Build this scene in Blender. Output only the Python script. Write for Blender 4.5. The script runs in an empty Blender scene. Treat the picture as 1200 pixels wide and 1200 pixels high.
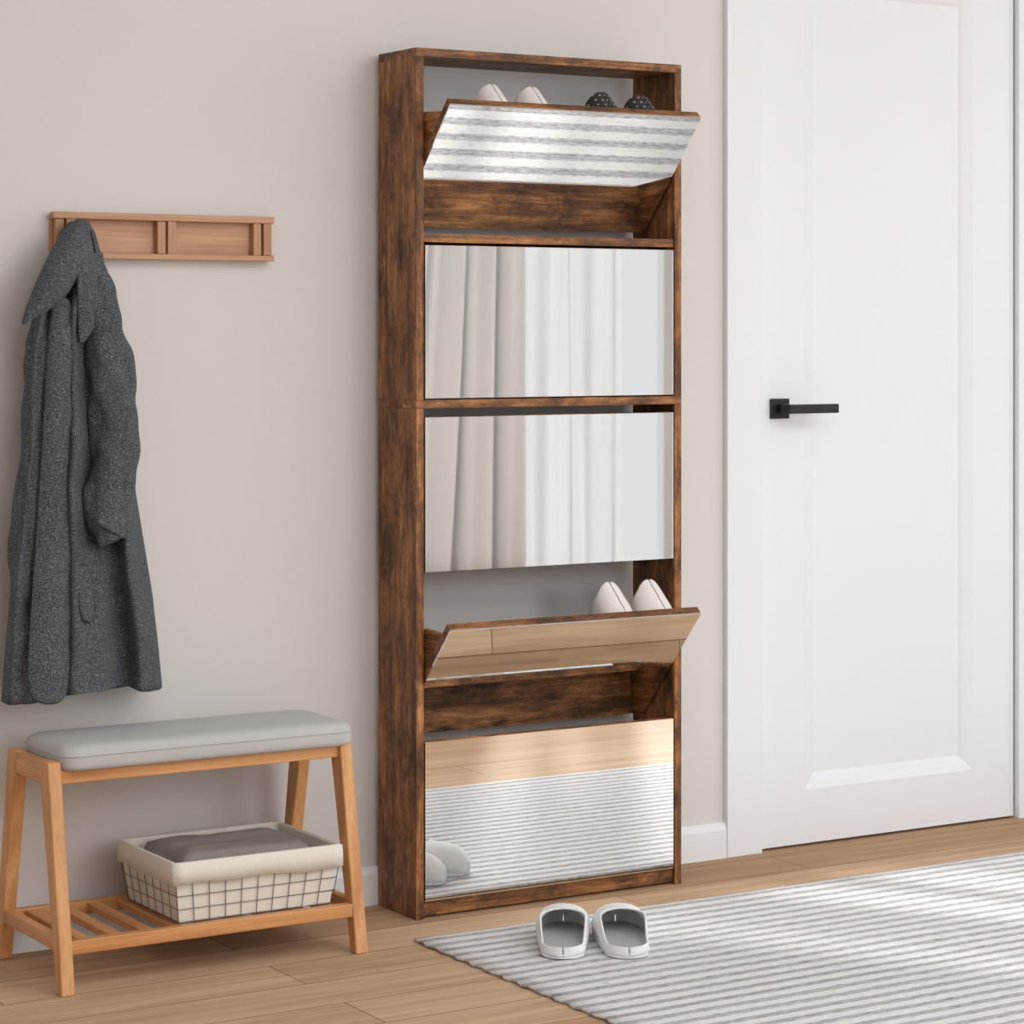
import bpy, bmesh, math, random
from mathutils import Vector, Matrix, noise
random.seed(4)
S=bpy.context.scene
S.view_settings.view_transform='Standard'
S.view_settings.look='None'
COL=S.collection

# ---------------------------------------------------------------- helpers
def srgb(r,g,b):
    f=lambda c:(c/255/12.92) if c/255<=0.04045 else ((c/255+0.055)/1.055)**2.4
    return (f(r),f(g),f(b),1)
def new_mat(name):
    m=bpy.data.materials.new(name); m.use_nodes=True
    nt=m.node_tree; b=nt.nodes['Principled BSDF']
    return m,nt,b
def N(nt,t,**kw):
    n=nt.nodes.new(t)
    for k,v in kw.items(): setattr(n,k,v)
    return n
def ramp(nt,src,stops):
    r=N(nt,'ShaderNodeValToRGB'); cr=r.color_ramp
    while len(cr.elements)<len(stops): cr.elements.new(0.5)
    for e,(p,c) in zip(cr.elements,stops):
        e.position=p; e.color=c if len(c)==4 else (*c,1)
    nt.links.new(src,r.inputs[0]); return r
def coords(nt,scale=(1,1,1),loc=(0,0,0),rot=(0,0,0)):
    tc=N(nt,'ShaderNodeTexCoord'); mp=N(nt,'ShaderNodeMapping')
    mp.inputs['Scale'].default_value=scale; mp.inputs['Location'].default_value=loc
    mp.inputs['Rotation'].default_value=rot
    nt.links.new(tc.outputs['Object'],mp.inputs[0]); return mp.outputs[0]
def noise_n(nt,vec,scale,detail=4,rough=0.5,dist=0):
    n=N(nt,'ShaderNodeTexNoise'); n.inputs['Scale'].default_value=scale
    n.inputs['Detail'].default_value=detail; n.inputs['Roughness'].default_value=rough
    n.inputs['Distortion'].default_value=dist
    nt.links.new(vec,n.inputs['Vector']); return n
def mix(nt,fac,a,b,mode='MIX'):
    m=N(nt,'ShaderNodeMix',data_type='RGBA',blend_type=mode)
    for i,s in ((0,fac),(6,a),(7,b)):
        if isinstance(s,(int,float)): m.inputs[i].default_value=s
        elif isinstance(s,tuple): m.inputs[i].default_value=s
        else: nt.links.new(s,m.inputs[i])
    return m.outputs[2]
def bump(nt,b,h,strength=0.2,dist=0.01):
    n=N(nt,'ShaderNodeBump'); n.inputs['Strength'].default_value=strength
    n.inputs['Distance'].default_value=dist
    nt.links.new(h,n.inputs['Height']); nt.links.new(n.outputs[0],b.inputs['Normal'])

def mat_plain(name,col,rough=0.6,metal=0,bmp=None,var=0.03):
    m,nt,b=new_mat(name)
    b.inputs['Roughness'].default_value=rough
    b.inputs['Metallic'].default_value=metal
    v=coords(nt)
    n=noise_n(nt,v,bmp[0] if bmp else 3,3)
    c=ramp(nt,n.outputs[0],[(0.3,tuple(x*(1-var) for x in col[:3])),(0.7,tuple(min(1,x*(1+var)) for x in col[:3]))])
    nt.links.new(c.outputs[0],b.inputs['Base Color'])
    if bmp: bump(nt,b,n.outputs[0],bmp[1],bmp[2])
    return m
def mat_smoked(name,axis):
    m,nt,b=new_mat(name)
    def sc(a_,c_): 
        s=[c_,c_,c_]; s[axis]=a_; return tuple(s)
    a=noise_n(nt,coords(nt,sc(2.6,30),(3.1,1.7,.4)),1.3,12,0.78,0.5)
    f=noise_n(nt,coords(nt,sc(14,320)),1,5,0.65)
    g=noise_n(nt,coords(nt,sc(5.5,10),(8,4,2)),1.6,12,0.80,0.35)
    kn=N(nt,'ShaderNodeTexVoronoi'); kn.inputs['Scale'].default_value=1.0
    dv=N(nt,'ShaderNodeVectorMath',operation='ADD'); nn=noise_n(nt,coords(nt,sc(12,26)),1,6,.7)
    sc_=N(nt,'ShaderNodeVectorMath',operation='SCALE'); sc_.inputs['Scale'].default_value=0.8
    nt.links.new(nn.outputs['Color'],sc_.inputs[0]); nt.links.new(coords(nt,sc(6,12),(.3,.9,.1)),dv.inputs[0]); nt.links.new(sc_.outputs[0],dv.inputs[1])
    nt.links.new(dv.outputs[0],kn.inputs['Vector'])
    c1=ramp(nt,a.outputs[0],[(0.32,srgb(72,43,23)),(0.44,srgb(120,77,42)),(0.54,srgb(160,109,63)),(0.66,srgb(208,154,98))])
    c2=ramp(nt,g.outputs[0],[(0.39,(0.24,0.205,0.175)),(0.47,(0.66,0.62,0.58)),(0.57,(1.2,1.16,1.10))])
    c3=ramp(nt,f.outputs[0],[(0.3,(0.5,0.47,0.44)),(0.58,(1.1,1.1,1.1))])
    c4=ramp(nt,kn.outputs['Distance'],[(0.05,(0.16,0.13,0.11)),(0.2,(1,1,1))])
    k=mix(nt,1.0,c1.outputs[0],c2.outputs[0],'MULTIPLY')
    k=mix(nt,0.85,k,c3.outputs[0],'MULTIPLY')
    k=mix(nt,0.8,k,c4.outputs[0],'MULTIPLY')
    nt.links.new(k,b.inputs['Base Color'])
    b.inputs['Roughness'].default_value=0.55
    bump(nt,b,f.outputs[0],0.12,0.002)
    return m
def mat_wood(name,axis,dark,light,rough=0.45,k=1.0):
    m,nt,b=new_mat(name)
    s=[26*k,26*k,26*k]; s[axis]=1.6
    s2=[260,260,260]; s2[axis]=8
    a=noise_n(nt,coords(nt,tuple(s)),1.4,5,0.55,0.4)
    f=noise_n(nt,coords(nt,tuple(s2)),1,3,0.6)
    c=ramp(nt,a.outputs[0],[(0.3,dark),(0.7,light)])
    c3=ramp(nt,f.outputs[0],[(0.3,(0.84,0.81,0.76)),(0.6,(1.03,1.03,1.03))])
    nt.links.new(mix(nt,0.8,c.outputs[0],c3.outputs[0],'MULTIPLY'),b.inputs['Base Color'])
    b.inputs['Roughness'].default_value=rough
    return m

def empty(name,loc):
    e=bpy.data.objects.new(name,None); e.location=loc; e.empty_display_size=0.05
    COL.objects.link(e); return e
def mesh_obj(name,verts,faces,mat,parent=None,smooth=False,merge=0):
    off=Vector(parent.location) if parent else Vector((0,0,0))
    me=bpy.data.meshes.new(name)
    me.from_pydata([Vector(v)-off for v in verts],[],faces); me.update()
    bm=bmesh.new(); bm.from_mesh(me)
    if merge: bmesh.ops.remove_doubles(bm,verts=bm.verts,dist=merge)
    bmesh.ops.recalc_face_normals(bm,faces=bm.faces); bm.to_mesh(me); bm.free()
    if smooth:
        for p in me.polygons: p.use_smooth=True
    o=bpy.data.objects.new(name,me); COL.objects.link(o)
    for mm in (mat if isinstance(mat,(list,tuple)) else [mat]):
        if mm: me.materials.append(mm)
    if parent: o.parent=parent
    return o
def bev(o,w,seg=2):
    m=o.modifiers.new('bevel','BEVEL'); m.width=w; m.segments=seg; m.limit_method='ANGLE'; m.harden_normals=False
    return o
def subd(o,l=2):
    m=o.modifiers.new('sub','SUBSURF'); m.levels=l; m.render_levels=l; return o
def solid(o,t,off=0):
    m=o.modifiers.new('sol','SOLIDIFY'); m.thickness=t; m.offset=off; return o
HF=[(0,1,2,3),(4,5,6,7),(0,1,5,4),(1,2,6,5),(2,3,7,6),(3,0,4,7)]
def hexa(name,pts,mat,parent=None,b=0.001,seg=2):
    o=mesh_obj(name,pts,HF,mat,parent)
    if b: bev(o,b,seg)
    return o
def box(name,x0,x1,y0,y1,z0,z1,mat,parent=None,b=0.001,seg=2):
    return hexa(name,[(x0,y0,z0),(x1,y0,z0),(x1,y1,z0),(x0,y1,z0),(x0,y0,z1),(x1,y0,z1),(x1,y1,z1),(x0,y1,z1)],mat,parent,b,seg)
def loft(name,rings,mat,parent=None,cap=True,smooth=True,closed=True,merge=0):
    n=len(rings[0]); v=[p for r in rings for p in r]; f=[]
    for i in range(len(rings)-1):
        for j in range(n if closed else n-1):
            k=(j+1)%n
            f.append((i*n+j,i*n+k,(i+1)*n+k,(i+1)*n+j))
    if cap and closed:
        f.append(tuple(range(n))); f.append(tuple((len(rings)-1)*n+j for j in range(n)))
    return mesh_obj(name,v,f,mat,parent,smooth,merge)
def wires(name,polys,r,mat,parent=None):
    off=Vector(parent.location) if parent else Vector((0,0,0))
    cu=bpy.data.curves.new(name,'CURVE'); cu.dimensions='3D'; cu.bevel_depth=r; cu.bevel_resolution=2
    for pl in polys:
        sp=cu.splines.new('POLY'); sp.points.add(len(pl)-1)
        for q,p in zip(sp.points,pl): q.co=(*(Vector(p)-off),1)
    cu.materials.append(mat)
    o=bpy.data.objects.new(name,cu); COL.objects.link(o)
    if parent: o.parent=parent
    return o

# ---------------------------------------------------------------- materials
M_wall=mat_plain('wall_paint',srgb(223,221,219),0.9,0,(60,0.05,0.002),0.004)
M_white=mat_plain('white_lacquer',srgb(240,244,249),0.45,var=0.004)
M_ceil=mat_plain('ceiling_paint',srgb(238,241,244),0.9,var=0.004)
M_black=mat_plain('black_metal',srgb(38,38,40),0.45,0.3)
M_smz=mat_smoked('smoked_oak_vertical',2); M_smx=mat_smoked('smoked_oak_horizontal',0); M_smy=mat_smoked('smoked_oak_depth',1)
M_benx=mat_wood('oiled_wood_x',0,srgb(196,132,78),srgb(226,168,112))
M_beny=mat_wood('oiled_wood_y',1,srgb(196,132,78),srgb(226,168,112))
M_benz=mat_wood('oiled_wood_z',2,srgb(200,138,82),srgb(232,178,122))
M_rack=mat_wood('rack_wood_x',0,srgb(178,130,96),srgb(208,162,126))
M_rackz=mat_wood('rack_wood_z',2,srgb(172,124,92),srgb(202,156,120))
m,nt,b=new_mat('mirror_glass'); b.inputs['Metallic'].default_value=1; b.inputs['Roughness'].default_value=0.015
b.inputs['Base Color'].default_value=(0.90,0.91,0.91,1); M_mir=m

# floor
m,nt,b=new_mat('oak_plank_floor')
br=N(nt,'ShaderNodeTexBrick'); br.inputs['Scale'].default_value=1
br.inputs['Brick Width'].default_value=1.35; br.inputs['Row Height'].default_value=0.145
br.inputs['Mortar Size'].default_value=0.0013; br.inputs['Mortar Smooth'].default_value=0.2
br.inputs['Color1'].default_value=(0.25,0.25,0.25,1); br.inputs['Color2'].default_value=(0.8,0.8,0.8,1); br.inputs['Mortar'].default_value=(0,0,0,1)
br.offset=0.37
nt.links.new(coords(nt,(1,1,1),(0.4,0.05,0)),br.inputs['Vector'])
a=noise_n(nt,coords(nt,(1.2,22,1)),1.5,6,0.6,0.6)
f=noise_n(nt,coords(nt,(6,240,1)),1,4,0.6)
pc=ramp(nt,br.outputs['Color'],[(0.25,srgb(184,152,122)),(0.8,srgb(210,180,150))])
c=ramp(nt,a.outputs[0],[(0.3,(0.76,0.73,0.69)),(0.6,(1.04,1.04,1.04))])
c2=ramp(nt,f.outputs[0],[(0.3,(0.84,0.82,0.79)),(0.6,(1.02,1.02,1.02))])
k=mix(nt,0.9,pc.outputs[0],c.outputs[0],'MULTIPLY'); k=mix(nt,0.8,k,c2.outputs[0],'MULTIPLY')
k=mix(nt,br.outputs['Fac'],k,srgb(124,92,68))
nt.links.new(k,b.inputs['Base Color']); b.inputs['Roughness'].default_value=0.75
b.inputs['Specular IOR Level'].default_value=0.06
M_floor=m

# rug
m,nt,b=new_mat('striped_rug_weave')
wv=N(nt,'ShaderNodeTexWave',wave_type='BANDS',bands_direction='Y',wave_profile='SIN')
wv.inputs['Scale'].default_value=7.6; wv.inputs['Distortion'].default_value=0.9; wv.inputs['Detail'].default_value=1
wv.inputs['Detail Scale'].default_value=0.4
nt.links.new(coords(nt,(0.02,1,0)),wv.inputs['Vector'])
s2=noise_n(nt,coords(nt,(0.0,1,0),(0,2.3,0)),95,2,0.6)
br1=noise_n(nt,coords(nt,(38,300,1)),1,4,0.75)
r1=ramp(nt,wv.outputs['Fac'],[(0.28,(0,0,0)),(0.58,(1,1,1))])
r2=ramp(nt,s2.outputs[0],[(0.42,(0.1,0.1,0.1)),(0.54,(1,1,1))])
r3=ramp(nt,br1.outputs[0],[(0.40,(0,0,0)),(0.56,(1,1,1))])
kk=mix(nt,0.22,r1.outputs[0],r2.outputs[0],'MIX')
kk=mix(nt,0.40,kk,r3.outputs[0],'MIX')
cc=ramp(nt,kk,[(0.03,srgb(138,138,141)),(0.35,srgb(184,184,186)),(0.74,srgb(232,231,231))])
nt.links.new(cc.outputs[0],b.inputs['Base Color']); b.inputs['Roughness'].default_value=0.95
b.inputs['Specular IOR Level'].default_value=0.05
bump(nt,b,br1.outputs[0],0.4,0.004)
M_rug=m
# tweed
m,nt,b=new_mat('grey_tweed')
a=noise_n(nt,coords(nt,(1,1,1)),420,3,0.7); a2=noise_n(nt,coords(nt,(1,1,1)),9,3,0.5)
c=ramp(nt,a.outputs[0],[(0.36,srgb(42,47,51)),(0.52,srgb(78,85,90)),(0.68,srgb(142,149,153))])
c2=ramp(nt,a2.outputs[0],[(0.3,(0.85,0.85,0.85)),(0.7,(1.08,1.08,1.08))])
nt.links.new(mix(nt,1,c.outputs[0],c2.outputs[0],'MULTIPLY'),b.inputs['Base Color']); b.inputs['Roughness'].default_value=0.95
bump(nt,b,a.outputs[0],0.35,0.002); M_tweed=m
M_cush=mat_plain('grey_upholstery',srgb(194,195,194),0.8,0,(500,0.15,0.001))
M_liner=mat_plain('cream_linen',srgb(236,232,221),0.95,0,(350,0.3,0.002))
M_cloth=mat_plain('taupe_cloth',srgb(146,140,137),0.95,0,(300,0.3,0.002))
M_wire=mat_plain('grey_wire',srgb(126,126,128),0.4,0.3)
M_slip=mat_plain('white_slipper_fabric',srgb(240,240,240),0.85,0,(200,0.2,0.002))
M_insole=mat_plain('grey_insole',srgb(172,172,172),0.9)
M_shoe=mat_plain('cream_leather',srgb(240,236,232),0.5)
M_curt=mat_plain('linen_curtain',srgb(240,242,243),0.95,0,(220,0.3,0.003))
m,nt,b=new_mat('sheer_voile')
b.inputs['Base Color'].default_value=(.7,.7,.7,1); b.inputs['Roughness'].default_value=1
tr_=N(nt,'ShaderNodeBsdfTransparent'); tl=N(nt,'ShaderNodeBsdfTranslucent'); tl.inputs[0].default_value=(.5,.5,.5,1)
m1=N(nt,'ShaderNodeMixShader'); m1.inputs[0].default_value=0.6
m2=N(nt,'ShaderNodeMixShader'); m2.inputs[0].default_value=0.5
wn=noise_n(nt,coords(nt,(9,9,.8)),1,3,0.5)
rr_=ramp(nt,wn.outputs[0],[(0.35,(0.15,)*3),(0.62,(0.62,)*3)]); nt.links.new(rr_.outputs[0],m2.inputs[0])
nt.links.new(b.outputs[0],m1.inputs[1]); nt.links.new(tl.outputs[0],m1.inputs[2])
nt.links.new(m1.outputs[0],m2.inputs[1]); nt.links.new(tr_.outputs[0],m2.inputs[2])
nt.links.new(m2.outputs[0],nt.nodes['Material Output'].inputs[0]); M_sheer=m
m,nt,b=new_mat('black_dotted_fabric')
vo=N(nt,'ShaderNodeTexVoronoi'); vo.inputs['Scale'].default_value=95; vo.inputs['Randomness'].default_value=0.1
nt.links.new(coords(nt),vo.inputs['Vector'])
c=ramp(nt,vo.outputs['Distance'],[(0.16,srgb(200,195,186)),(0.24,srgb(50,48,48))]); nt.links.new(c.outputs[0],b.inputs['Base Color'])
b.inputs['Roughness'].default_value=0.7; M_dots=m

# ---------------------------------------------------------------- room
X0,X1,Y0,H=-3.4,4.95,-5.2,2.7
box('floor',X0-.1,X1+.1,Y0-.1,0.12,-0.1,0,M_floor,b=0)
box('ceiling',X0-.1,X1+.1,Y0-.1,0.12,H,H+.1,M_ceil,b=0)
DX0,DX1,DH=0.957,1.709,2.06
def wall_with_hole(name,axis_y0,axis_y1,xa,xb,hx0,hx1,hz0,hz1):
    e=empty(name,(0,axis_y0,0))
    box('part_a',xa,hx0,axis_y0,axis_y1,0,H,M_wall,e,0)
    box('part_b',hx1,xb,axis_y0,axis_y1,0,H,M_wall,e,0)
    box('part_top',hx0,hx1,axis_y0,axis_y1,hz1,H,M_wall,e,0)
    if hz0>0: box('part_sill',hx0,hx1,axis_y0,axis_y1,0,hz0,M_wall,e,0)
    return e
wall_with_hole('wall_back',0.0,0.1,X0,X1,DX0,DX1,0,DH)
WX0,WX1,WZ0,WZ1=3.28,4.8,0.06,2.35
wall_with_hole('wall_front',Y0-.1,Y0,X0,X1,WX0,WX1,WZ0,WZ1)
box('wall_left',X0-.1,X0,Y0-.1,0.1,0,H,M_wall,b=0)
box('wall_right',X1,X1+.1,Y0-.1,0.1,0,H,M_wall,b=0)
def baseboard(name,xa,xb):
    prof=[(0,0),(-0.013,0),(-0.013,0.062),(-0.009,0.072),(-0.004,0.076),(0,0.076)]
    loft(name,[[(x,p[0],p[1]) for p in prof] for x in (xa,xb)],M_white,None,True,False)
CX=0.095
baseboard('baseboard_back_left',X0,DX0-CX)
baseboard('baseboard_back_right',DX1+CX,X1)
# casing
tr=empty('trim_door',(DX0,0,0))
box('casing_left',DX0-CX,DX0,-0.016,0,0,DH+CX,M_white,tr,0.002)
box('casing_right',DX1,DX1+CX,-0.016,0,0,DH+CX,M_white,tr,0.002)
box('casing_top',DX0,DX1,-0.016,0,DH,DH+CX,M_white,tr,0.002)
# door
d=empty('door_1',(DX0,0,0))
a0,a1=DX0+.004,DX1-.004; z0,z1=0.006,DH-.004
st=0.125; pz0,pz1=0.125,DH-.13
box('stile_left',a0,a0+st,0.0,0.04,z0,z1,M_white,d,0.0)
box('stile_right',a1-st,a1,0.0,0.04,z0,z1,M_white,d,0.0)
box('rail_bottom',a0+st,a1-st,0.0,0.04,z0,pz0,M_white,d,0.0)
box('rail_top',a0+st,a1-st,0.0,0.04,pz1,z1,M_white,d,0.0)
ix0,ix1=a0+st,a1-st; q=0.035
box('panel',ix0,ix1,0.014,0.03,pz0,pz1,M_white,d,0)
o_=[(ix0,pz0),(ix1,pz0),(ix1,pz1),(ix0,pz1)]; i_=[(ix0+q,pz0+q),(ix1-q,pz0+q),(ix1-q,pz1-q),(ix0+q,pz1-q)]
i2=[(ix0+q*.75,pz0+q*.75),(ix1-q*.75,pz0+q*.75),(ix1-q*.75,pz1-q*.75),(ix0+q*.75,pz1-q*.75)]
vs=[(x,0.0,z) for x,z in o_]+[(x,0.009,z) for x,z in i2]+[(x,0.0145,z) for x,z in i_]
fs=[]
for r in (0,4):
    for j in range(4): fs.append((r+j,r+(j+1)%4,r+4+(j+1)%4,r+4+j))
mesh_obj('moulding',vs,fs,M_white,d)
hx,hz=1.012,0.973
box('handle_rosette',hx-.024,hx+.024,-0.010,0,hz-.022,hz+.022,M_black,d,0.001)
box('handle_neck',hx-.010,hx+.010,-0.045,-.010,hz-.010,hz+.010,M_black,d,0.001)
box('handle_lever',hx-.010,hx+.125,-0.058,-.045,hz-.010,hz+.010,M_black,d,0.0015)
# window + curtain on the opposite wall
w=empty('window_1',(WX0,Y0,WZ0))
for i,(xa,xb,za,zb) in enumerate([(WX0,WX0+.05,WZ0,WZ1),(WX1-.05,WX1,WZ0,WZ1),(WX0,WX1,WZ0,WZ0+.05),(WX0,WX1,WZ1-.05,WZ1),
     (4.12,4.17,WZ0,WZ1)]):
    box('frame_%d'%i,xa,xb,Y0-.07,Y0-.02,za,zb,M_white,w,0.002)
def curtain(name,xa,xb,yc,amp,mat,folds,z0=0.02,z1=2.55,thick=0.003,lean=0.0):
    e=empty(name,((xa+xb)/2,yc,z0)); n=folds*14; rows=14; v=[];f=[]
    for r in range(rows):
        t=r/(rows-1); z=z0+(z1-z0)*t
        for i in range(n+1):
            u=i/n
            ph=u*folds*2*math.pi+0.5*math.sin(3*t+u*9)
            x=xa+(xb-xa)*u+0.015*math.sin(ph*0.5+t*2)+lean*(1-u)*t
            y=yc+amp*(0.8+0.3*math.sin(u*17))*math.sin(ph)+0.3*amp*math.sin(ph*.37+2*t)
            v.append((x,y,z))
    for r in range(rows-1):
        for i in range(n):
            a=r*(n+1)+i; f.append((a,a+1,a+n+2,a+n+1))
    o=mesh_obj('fabric',v,f,mat,e,True)
    if thick: solid(o,thick)
    wires('rod',[[(xa-.02,yc,z1+.02),(xb+.02,yc,z1+.02)]],0.012,M_white,e)
    return e
curtain('curtain',2.60,3.26,Y0+.17,0.05,M_curt,6,lean=0.22)
curtain('sheer_curtain',3.24,3.84,Y0+.08,0.022,M_sheer,5,thick=0)
curtain('sheer_curtain',4.30,4.88,Y0+.08,0.022,M_sheer,5,thick=0)

# ---------------------------------------------------------------- shoe cabinet
cab=empty('shoe_cabinet',(0.315,-0.09,0))
F_,B_=-0.170,-0.016; T=0.017
ZM0,ZM1=0.993,1.010; TOP=1.695
box('side_left_lower',0,T,F_,B_,0,ZM0,M_smz,cab)
box('side_left_upper',0,T,F_,B_,ZM1,TOP-.017,M_smz,cab)
box('side_right_lower',.63-T,.63,F_,B_,0,ZM0,M_smz,cab)
box('side_right_upper',.63-T,.63,F_,B_,ZM1,TOP-.017,M_smz,cab)
box('middle_board',0,.63,F_,B_,ZM0,ZM1,M_smx,cab)
box('top_board',0,.63,F_,B_,TOP-.017,TOP,M_smx,cab)
box('upper_rail',T,.63-T,F_+.004,B_-.02,1.317,1.334,M_smx,cab)
box('plinth',T,.63-T,F_+.008,F_+.024,0.004,0.034,M_smx,cab)
box('bottom_board',T,.63-T,F_+.024,B_,0.03,0.045,M_smx,cab)
PX0,PX1=0.0185,0.6075
def closed(i,z0,z1):
    box('door_panel_%d'%i,PX0,PX1,F_+.002,F_+.016,z0,z1,M_smx,cab,0.0008)
    box('mirror_%d'%i,PX0,PX1,F_-.003,F_+.001,z0+.001,z1-.001,M_mir,cab,0.0)
    box('inner_shelf_%d'%i,T+.004,.63-T-.004,F_+.017,-.04,z0+.03,z0+.042,M_smx,cab,0.0008)
closed(2,1.012,1.312); closed(3,0.674,0.977); closed(5,0.034,0.345)
box('inner_upper_shelf_5',T+.004,.63-T-.004,F_+.017,-.04,0.285,0.297,M_smx,cab,0.0008)
def flip(i,hz_):
    Hn=Vector((0,-0.062,hz_)); Tp=Vector((0,-0.268,hz_+0.228))
    p=(Tp-Hn); L=p.length; p.normalize(); n=Vector((0,-p.z,p.y)); n=-n if n.y<0 else n   # inward normal
    def slab(name,x0,x1,s0,s1,n0,n1,mat,b=0.0008):
        P=[]
        for s_ in (s0,s1):
            for (x,nn) in ((x0,n0),(x1,n0),(x1,n1),(x0,n1)):
                P.append(Vector((x,0,0))+Hn+p*s_+n*nn)
        return hexa(name,P,mat,cab,b)
    slab('door_panel_%d'%i,PX0,PX1,0,L,0,0.015,M_smx)
    slab('mirror_%d'%i,PX0,PX1,0.001,L-.001,-.004,-.0005,M_mir,0)
    slab('inner_shelf_%d'%i,PX0+.004,PX1-.004,0.02,0.032,.015,.055,M_smx)
    for k,x in enumerate((PX0+.001,PX1-.013)):
        P=[]
        for xx in (x,x+.012):
            P+= [Vector((xx,0,0))+Hn+n*.0152, Vector((xx,0,0))+Hn+p*(L*.90)+n*.0152, Vector((xx,0,0))+Hn+p*(L*.74)+n*.075, Vector((xx,0,0))+Hn+p*.05+n*.06]
        hexa('drawer_side_%d_%d'%(i,k),P,M_smy,cab,0.0008)
    return Hn,p,n,L
FL1=flip(1,1.352); FL4=flip(4,0.345)

def shoe(name,mat,Mx,length=0.25,W=0.042,heel_h=0.06,toe_h=0.045,tab=0.0,open_end=0.62,insole=None,low_heel=False,sole_mat=None):
    e=empty(name,Mx.translation)
    n=40; rings=[]
    def prof(tt):
        a=max(0,1-((0.16-tt)/0.16)**2) if tt<0.16 else (1 if tt<0.72 else max(0,1-((tt-0.72)/0.28)**2))
        base=0.80+0.20*min(1,max(0,(tt-.2)/.45)) if tt<0.72 else 1.0
        return W*base*math.sqrt(a)
    for i in range(n):
        t=i/(n-1); 
        tt=0.5-0.5*math.cos(math.pi*t)
        w=prof(tt)+0.0012
        if low_heel: h=0.016+0.040*(1/(1+math.exp(-(tt-0.36)*18)))
        else: h=heel_h*(1-0.45*min(1,tt/0.35)) if tt<0.35 else heel_h*0.55
        if tab and tt<0.06: h+=tab*(1-tt/0.06)
        if tt>open_end-.15:
            q_=min(1,(tt-(open_end-.15))/0.2)
            h=h*(1-q_)+toe_h*q_
        if tt>0.75: h*= (1-0.6*((tt-.75)/.25)**2)
        xx=(tt-(open_end-.16))/0.16
        r=1.0 if xx<0 else (math.sqrt(1-xx*xx) if xx<1 else 0.0)
        sec=[]
        side=[(r*0.90,1.0-.06*r),(max(r*.93,.50),0.93-.08*r),(max(r*.95,.80),.78),(0.96,0.55),(1.0,0.30),(0.97,0.10),(0.80,0.0),(0.4,0.0)]
        for (sx,sz) in side: sec.append((-w*sx,h*sz))
        sec.append((0,0))
        for (sx,sz) in reversed(side): sec.append((w*sx,h*sz))
        x=tt*length
        rings.append([Mx@Vector((x,yy,zz)) for yy,zz in sec])
    o=loft('upper',rings,mat,e,cap=False,closed=False,merge=0.00005)
    subd(o,1); solid(o,0.003,1)
    out=[]
    for i in range(n):
        t=i/(n-1); tt=0.5-0.5*math.cos(math.pi*t)
        out.append((tt*length,prof(tt)))
    ol=[(x,y*1.04) for x,y in out]+[(x,-y*1.04) for x,y in reversed(out[1:-1])]
    loft('sole',[[Mx@Vector((x,y,z)) for x,y in ol] for z in (-0.006,0.004)],sole_mat or mat,e,True,False)
    if insole:
        ol=[(x,y*.86) for x,y in out]+[(x,-y*.86) for x,y in reversed(out[1:-1])]
        loft('insole',[[Mx@Vector((length/2+(x-length/2)*.96,y,z)) for x,y in ol] for z in (0.004,0.008)],insole,e,True,False)
    return e
def on_flip(FL,x):
    Hn,p,n,L=FL
    xh=-p; zh=n; yh=zh.cross(xh)
    pos=Vector((x,0,0))+Hn+p*(L-.012)+n*(.0225)
    R=Matrix((xh,yh,zh)).transposed().to_4x4(); R.translation=pos
    return R
for x in (.152,.245): shoe('ballet_flat',M_shoe,on_flip(FL1,x),0.235,0.038,0.064,0.04,0.0,insole=M_insole)
for x in (.410,.504): shoe('slip_on_shoe',M_dots,on_flip(FL1,x),0.235,0.040,0.060,0.04,0.0,insole=M_insole)
for x in (.440,.537): shoe('sneaker',M_shoe,on_flip(FL4,x),0.235,0.044,0.076,0.045,0.012,insole=M_insole)
for (x,y,ang) in ((0.060,-0.602,57),(0.164,-0.662,62)):
    Mx=Matrix.Translation((x,y,0.0145))@Matrix.Rotation(math.radians(ang),4,'Z')
    shoe('slipper',M_slip,Mx,0.24,0.048,0.05,0.052,0.0,0.60,M_insole,True)

# ---------------------------------------------------------------- rug
RX0,RX1,RY0,RY1=-0.089,2.6,-1.36,-0.322
rug=empty('striped_rug',((RX0+RX1)/2,(RY0+RY1)/2,0))
v=[];f=[];nx,ny=60,90
for j in range(ny+1):
    for i in range(nx+1):
        x=RX0+(RX1-RX0)*i/nx; y=RY0+(RY1-RY0)*j/ny
        if i==0: x+=0.003*math.sin(j*1.3)
        v.append((x,y,0.0065+0.0012*noise.noise(Vector((x*6,y*6,0)))))
for j in range(ny):
    for i in range(nx):
        a=j*(nx+1)+i; f.append((a,a+1,a+nx+2,a+nx+1))
solid(mesh_obj('weave',v,f,M_rug,rug,True),0.005,-1)

# ---------------------------------------------------------------- coat rack
rk=empty('wall_coat_rack',(-0.46,0,1.322))
rx0,rx1,rz0,rz1=-0.687,-0.238,1.279,1.365
box('back_board',rx0,rx1,-0.010,0,rz0+.004,rz1-.004,M_rack,rk,0.001)
box('top_rail',rx0-.002,rx1+.002,-0.030,-.010,rz1-.013,rz1,M_rack,rk,0.0015)
box('bottom_rail',rx0-.002,rx1+.002,-0.030,-.010,rz0,rz0+.011,M_rack,rk,0.0015)
for i,xc in enumerate((-.664,-.4605,-.260)):
    box('fold_hook_%d'%i,xc-.019,xc-.002,-0.026,-.010,rz0+.011,rz1-.013,M_rackz,rk,0.0015)
    box('post_%d'%i,xc+.001,xc+.018,-0.029,-.010,rz0+.011,rz1-.013,M_rackz,rk,0.0015)
wires('peg',[[(-.655,-.028,1.335),(-.655,-.050,1.338),(-.655,-.056,1.345)]],0.005,M_rackz,rk)

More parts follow.
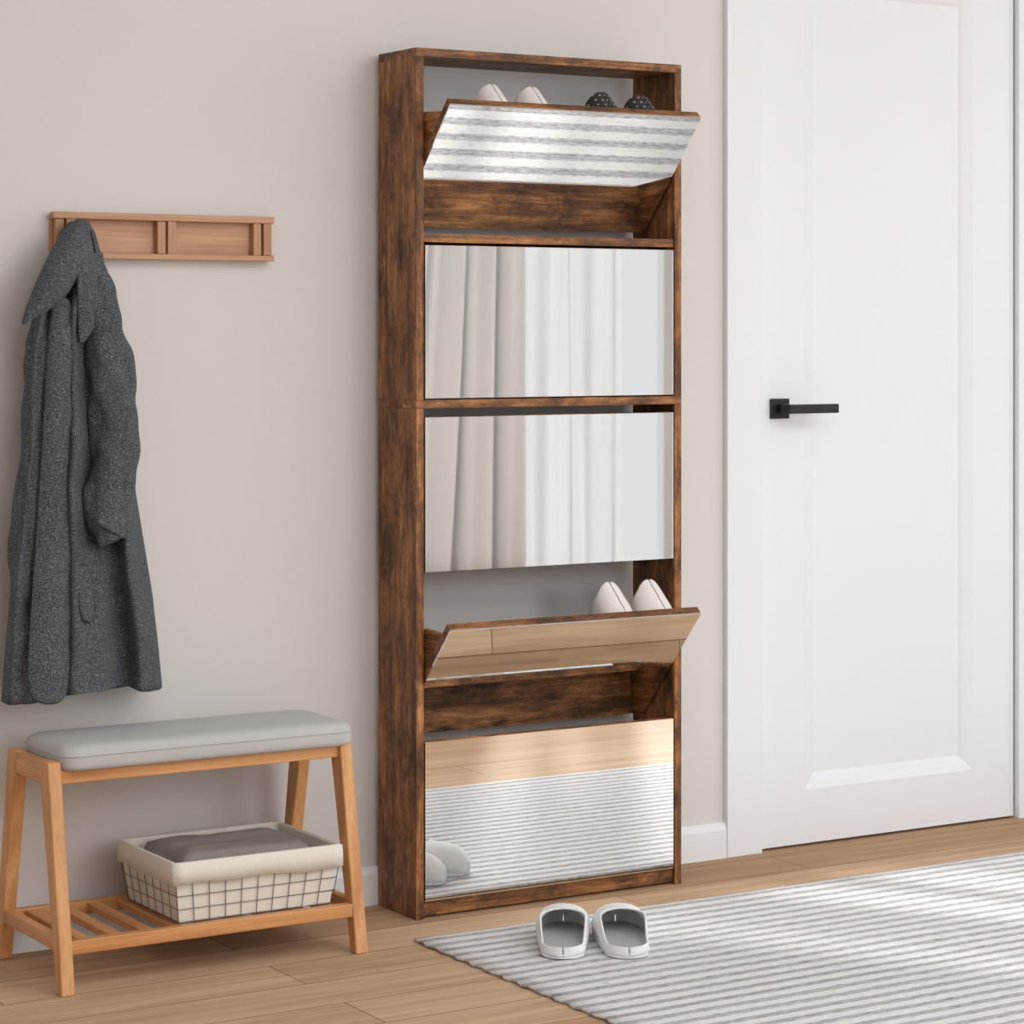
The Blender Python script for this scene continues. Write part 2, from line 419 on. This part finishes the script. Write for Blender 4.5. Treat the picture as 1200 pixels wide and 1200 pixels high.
# ---------------------------------------------------------------- coat
coat=empty('hanging_coat',(-0.65,-0.09,1.3))
def PX(px,y=-.08): return -0.812+px*0.00167+.615*(y+.08)
def PZ(py): return 1.144-(py-388)*0.001565
rows=[(258,78,100,.016),(270,68,108,.026),(300,58,117,.036),(340,47,127,.044),(380,39,136,.048),(420,34,143,.050),(470,31,149,.052),
      (520,30,154,.054),(580,25,158,.056),(640,18,168,.058),(700,11,178,.060),(760,6,185,.062),(810,2,190,.063)]
def interp(py):
    for a_,b_ in zip(rows,rows[1:]):
        if a_[0]<=py<=b_[0]:
            t=(py-a_[0])/(b_[0]-a_[0]); return [a_[k]*(1-t)+b_[k]*t for k in range(4)]
    return list(rows[-1])
rings=[];NA=200;NR=90
for r in range(NR+1):
    py=258+(810-258)*r/NR
    _,xl,xr,dp=interp(py); k=(py-258)/552
    xc,hw=(PX(xl)+PX(xr))/2,(PX(xr)-PX(xl))/2
    ring=[]
    for j in range(NA):
        th=2*math.pi*j/NA
        cx,sy=math.cos(th),math.sin(th)
        ex=abs(cx)**0.85*(1 if cx>=0 else -1); ey=abs(sy)**0.8*(1 if sy>=0 else -1)
        u=ex
        A=0.005+0.022*k**0.8
        fold=A*(math.sin(u*7.5+1.2*math.sin(k*3.0)+0.6)+0.5*math.sin(u*15+2.1*k+1.0))
        fold+=0.016*noise.noise(Vector((u*2.5+k*3,k*9,1.3))) + .012*math.exp(-((k-.18)/.08)**2)*math.sin(u*5+k*40)*.6
        fold+=0.007*noise.noise(Vector((u*5+k*8,k*20,4.3)))
        yy=-(0.012+dp)+dp*ey
        if ey<0: yy-=fold*min(1,abs(ey)*1.6)
        z=PZ(py)
        if r==NR: z+=0.008*math.sin(u*3+1)
        yy=min(yy,-.012)
        ring.append((xc+hw*ex+.615*(yy+.08)*.8,yy,z))
    rings.append(ring)
loft('body',rings,M_tweed,coat)
def sheet(name,cols,mat,parent,th=0.008,sub=2):
    n=len(cols[0]); v=[p for c in cols for p in c]; f=[]
    for i in range(len(cols)-1):
        for j in range(n-1): f.append((i*n+j,i*n+j+1,(i+1)*n+j+1,(i+1)*n+j))
    o=mesh_obj(name,v,f,mat,parent,True); solid(o,th,0); subd(o,sub); return o
def P3(px,py,y): return (PX(px,y),y,PZ(py))
sheet('collar',[[P3(84,256,-.05),P3(68,275,-.075),P3(52,312,-.10),P3(38,350,-.112),P3(27,386,-.115)],
                [P3(92,254,-.07),P3(80,285,-.112),P3(69,318,-.130),P3(54,350,-.136),P3(38,380,-.13)],
                [P3(98,257,-.07),P3(93,285,-.12),P3(86,314,-.134),P3(74,342,-.138),P3(58,368,-.125)],
                [P3(104,264,-.055),P3(105,285,-.10),P3(103,308,-.118),P3(94,330,-.120),P3(78,352,-.106)]],M_tweed,coat,0.009)
sheet('lapel_right',[[P3(101,262,-.062),P3(110,295,-.085),P3(119,330,-.10),P3(126,370,-.112)],
                [P3(96,262,-.080),P3(101,300,-.118),P3(108,345,-.132),P3(112,392,-.138)],
                [P3(88,268,-.085),P3(93,305,-.122),P3(96,350,-.130),P3(96,420,-.130)]],M_tweed,coat,0.008)
sheet('front_edge',[[P3(62,345,-.108),P3(58,440,-.124),P3(54,540,-.134),P3(48,640,-.144),P3(42,740,-.150),P3(38,814,-.150)],
                    [P3(78,345,-.122),P3(76,440,-.142),P3(76,540,-.152),P3(76,640,-.160),P3(74,740,-.166),P3(72,820,-.168)],
                    [P3(90,345,-.110),P3(92,440,-.124),P3(94,540,-.130),P3(94,640,-.134),P3(92,740,-.140),P3(90,816,-.140)]],M_tweed,coat,0.008)
def tube(name,pts,mat,parent,seg=36):
    rings=[]
    fine=[]
    for i in range(len(pts)-1):
        for k in range(8):
            t=k/8
            p0=pts[max(i-1,0)];p1=pts[i];p2=pts[i+1];p3=pts[min(i+2,len(pts)-1)]
            fine.append([0.5*((2*p1[c])+(-p0[c]+p2[c])*t+(2*p0[c]-5*p1[c]+4*p2[c]-p3[c])*t*t+(-p0[c]+3*p1[c]-3*p2[c]+p3[c])*t**3) for c in range(5)])
    fine.append(list(pts[-1]))
    for i,q in enumerate(fine):
        a=fine[max(i-1,0)]; b_=fine[min(i+1,len(fine)-1)]
        tg=Vector((PX(b_[0],b_[2])-PX(a[0],a[2]),b_[2]-a[2],PZ(b_[1])-PZ(a[1]))).normalized()
        side=tg.cross(Vector((0,1,0))).normalized(); fr=side.cross(tg).normalized()
        c=Vector((PX(q[0],q[2]),q[2],PZ(q[1]))); ring=[]
        for j in range(seg):
            th=2*math.pi*j/seg
            wob=1+0.05*math.sin(3*th+i*.4)+0.26*noise.noise(Vector((math.cos(th)*1.6,math.sin(th)*1.6,i*.22)))
            ring.append(c+side*math.cos(th)*q[3]*wob+fr*math.sin(th)*q[4]*wob)
        rings.append(ring)
    return loft(name,rings,mat,parent)
tube('sleeve_right',[(106,300,-.07,.020,.022),(115,345,-.090,.032,.030),(125,400,-.108,.041,.036),(135,460,-.118,.046,.038),(140,520,-.124,.045,.036),(134,565,-.132,.042,.034),(129,600,-.138,.040,.030),(141,630,-.140,.035,.025)],M_tweed,coat)
tube('sleeve_left',[(56,330,-.06,.02,.022),(52,380,-.078,.026,.026),(48,450,-.090,.031,.028),(44,540,-.098,.032,.028),(36,640,-.104,.032,.028),(34,700,-.106,.030,.024)],M_tweed,coat)
sheet('cuff_tab',[[P3(120,608,-.174),P3(140,620,-.174),P3(158,634,-.166)],[P3(124,600,-.169),P3(144,608,-.169),P3(162,624,-.160)]],M_tweed,coat,0.006,1)
sheet('pocket_flap',[[P3(94,650,-.152),P3(99,690,-.156),P3(102,730,-.158)],[P3(114,655,-.142),P3(118,692,-.146),P3(122,728,-.148)]],M_tweed,coat,0.006,1)

# ---------------------------------------------------------------- bench
bn=empty('shoe_bench',(-0.5,-0.18,0))
for i,(xa,xb) in enumerate(((-.798,-.773),(-.226,-.201))):
    hexa('leg_front_%d'%i,[(xa,-.348,0),(xb,-.348,0),(xb,-.322,0),(xa,-.322,0),(xa,-.280,.392),(xb,-.280,.392),(xb,-.236,.392),(xa,-.236,.392)],M_benz,bn,0.003,3)
    hexa('leg_back_%d'%i,[(xa,-.042,0),(xb,-.042,0),(xb,-.016,0),(xa,-.016,0),(xa,-.128,.392),(xb,-.128,.392),(xb,-.084,.392),(xa,-.084,.392)],M_benz,bn,0.003,3)
    box('side_top_%d'%i,xa+.002,xb-.002,-.245,-.12,.352,.390,M_beny,bn,0.002)
    box('side_low_%d'%i,xa+.003,xb-.003,-.325,-.038,.070,.094,M_beny,bn,0.002)
box('rail_front',-.775,-.224,-.275,-.257,.352,.376,M_benx,bn,0.002)
box('rail_back',-.775,-.224,-.107,-.089,.352,.376,M_benx,bn,0.002)
box('seat_board',-.774,-.225,-.262,-.10,.362,.376,M_benx,bn,0.001)
box('shelf_rail_front',-.775,-.224,-.332,-.312,.066,.090,M_benx,bn,0.002)
box('shelf_rail_back',-.775,-.224,-.052,-.034,.066,.090,M_benx,bn,0.002)
for k in range(9):
    x=-.74+k*.06
    box('slat_%d'%k,x-.012,x+.012,-.314,-.05,.074,.087,M_beny,bn,0.0015)
# cushion
cx0,cx1,cy0,cy1=-.7725,-.196,-.293,-.078
rings=[]
def outline(inset,r,z,nseg=8):
    x0_,x1_,y0_,y1_=cx0+inset,cx1-inset,cy0+inset,cy1-inset; pts=[]
    for (ox,oy,a0_) in ((x1_-r,y1_-r,0),(x0_+r,y1_-r,90),(x0_+r,y0_+r,180),(x1_-r,y0_+r,270)):
        for k in range(nseg+1):
            a=math.radians(a0_+90*k/nseg); pts.append((ox+r*math.cos(a),oy+r*math.sin(a),z))
    return pts
for (ins,z) in ((.008,.3745),(.002,.377),(0,.384),(0,.399),(.002,.408),(.006,.4135),(.014,.4175),(.030,.4195),(.055,.4205),(.085,.4212)):
    rings.append(outline(ins,max(.03-ins*.2,.012),z))
loft('cushion',rings,M_cush,bn)
wires('piping',[outline(-.0005,.03,.401)+[outline(-.0005,.03,.401)[0]]],0.0012,M_cush,bn)

# ---------------------------------------------------------------- basket
bk=empty('wire_storage_basket',(-.41,-.195,.09))
bx0,bx1,by0,by1,bz0,bz1=-.560,-.258,-.304,-.082,.089,.198
fl=.014
def rect(e_,z): return [(bx0-e_,by0-e_,z),(bx1+e_,by0-e_,z),(bx1+e_,by1+e_,z),(bx0-e_,by1+e_,z)]
vs=rect(0,bz0+.003)+rect(fl,bz1)
o=mesh_obj('liner',vs,[(0,1,2,3),(0,1,5,4),(1,2,6,5),(2,3,7,6),(3,0,4,7)],M_liner,bk); solid(o,.004,-1)
def rimring(e_,z,wob=0):
    pts=[];R=rect(e_,z)
    for a_,b_ in zip(R,R[1:]+R[:1]):
        for k in range(16):
            t=k/16; p_=[a_[c]*(1-t)+b_[c]*t for c in range(3)]
            p_[2]+=wob*math.sin((len(pts))*0.9)+ (wob*.8*math.sin(len(pts)*.31)); pts.append(tuple(p_))
    return pts
loft('folded_rim',[rimring(fl-.004,bz1-.002),rimring(fl-.001,bz1+.003),rimring(fl+.003,bz1+.001),rimring(fl+.004,bz1-.016),rimring(fl+.004,bz1-.038,.0022),rimring(fl+.0015,bz1-.038,.0022)],M_liner,bk,cap=False)
pl=[]
for k in range(4):
    t=k/3*.66; z=bz0+.002+(bz1-bz0)*t; e_=fl*t+.0022; R=rect(e_,z); pl.append(R+[R[0]])
def edge(i,n):
    A0,B0=rect(.0022,bz0+.001)[i],rect(.0022,bz0+.001)[(i+1)%4]; A1,B1=rect(fl*.95+.0022,bz1-.01)[i],rect(fl*.95+.0022,bz1-.01)[(i+1)%4]
    for k in range(n+1):
        t=k/n; pl.append([tuple(A0[c]*(1-t)+B0[c]*t for c in range(3)),tuple(A1[c]*(1-t)+B1[c]*t for c in range(3))])
edge(0,10);edge(1,7);edge(2,10);edge(3,7)
wires('wire_frame',pl,0.0008,M_wire,bk)
def pad(name,x0_,x1_,y0_,y1_,z0_,z1_,mat,par,seed):
    v=[];f=[];n1,n2=26,18
    for j in range(n2+1):
        for i in range(n1+1):
            u,w_=i/n1,j/n2
            e_=min(u,1-u,w_,1-w_); hh=min(1,e_/.12)
            z=z0_+(z1_-z0_)*math.sqrt(1-(1-hh)**2)+.005*noise.noise(Vector((u*4+seed,w_*5,seed)))
            v.append((x0_+(x1_-x0_)*u+.004*math.sin(w_*6+seed),y0_+(y1_-y0_)*w_+.004*math.sin(u*7),z))
    for j in range(n2):
        for i in range(n1):
            a=j*(n1+1)+i; f.append((a,a+1,a+n1+2,a+n1+1))
    return mesh_obj(name,v,f,mat,par,True)
pad('folded_cloth_lower',-.556,-.262,-.300,-.088,.150,.190,M_cloth,bk,1.0)
pad('folded_cloth_upper',-.540,-.275,-.285,-.092,.183,.204,M_cloth,bk,5.0)

# ---------------------------------------------------------------- light
def area(name,loc,target,sx,sy,power,col=(1,1,1)):
    l=bpy.data.lights.new(name,'AREA'); l.shape='RECTANGLE'; l.size=sx; l.size_y=sy; l.energy=power; l.color=col
    o=bpy.data.objects.new(name,l); o.location=loc; COL.objects.link(o)
    o.rotation_euler=(Vector(target)-Vector(loc)).to_track_quat('-Z','Y').to_euler()
    return o
area('fill_overhead',(0.3,-2.6,2.66),(0.3,-2.4,0),4.5,2.6,82,(0.97,0.985,1))  # added overhead fill standing in for ambient light, not a ceiling fixture
area('fill_front',(0.6,-5.1,1.6),(0.0,0,1.0),2.6,1.8,62,(0.95,0.975,1))  # added fill lamp before the front wall; no window at this spot
area('fill_side',(4.85,-2.4,1.5),(0,-1.2,0.8),3.0,2.0,50,(0.94,0.965,1))  # unseen side fill lamp; the right wall is closed, without a window
s=bpy.data.lights.new('sun','SUN'); s.energy=5.6; s.angle=0.02; s.color=(1,0.97,0.93)
so=bpy.data.objects.new('sun',s); COL.objects.link(so)
so.rotation_euler=Vector((-0.66,1,-0.462)).to_track_quat('-Z','Y').to_euler(); so.location=(6,-8,5)
wd=bpy.data.worlds.new('World'); S.world=wd; wd.use_nodes=True
wd.node_tree.nodes['Background'].inputs[0].default_value=(0.98,0.99,1,1); wd.node_tree.nodes['Background'].inputs[1].default_value=0.82

# ---------------------------------------------------------------- camera
cam=bpy.data.cameras.new('camera'); cam.sensor_width=36; cam.lens=89.25; cam.shift_y=-212/1200
co=bpy.data.objects.new('camera',cam); COL.objects.link(co)
co.location=(-2.423,-4.463,1.144); co.rotation_euler=(math.radians(90),0,-math.radians(31.6))
S.camera=co
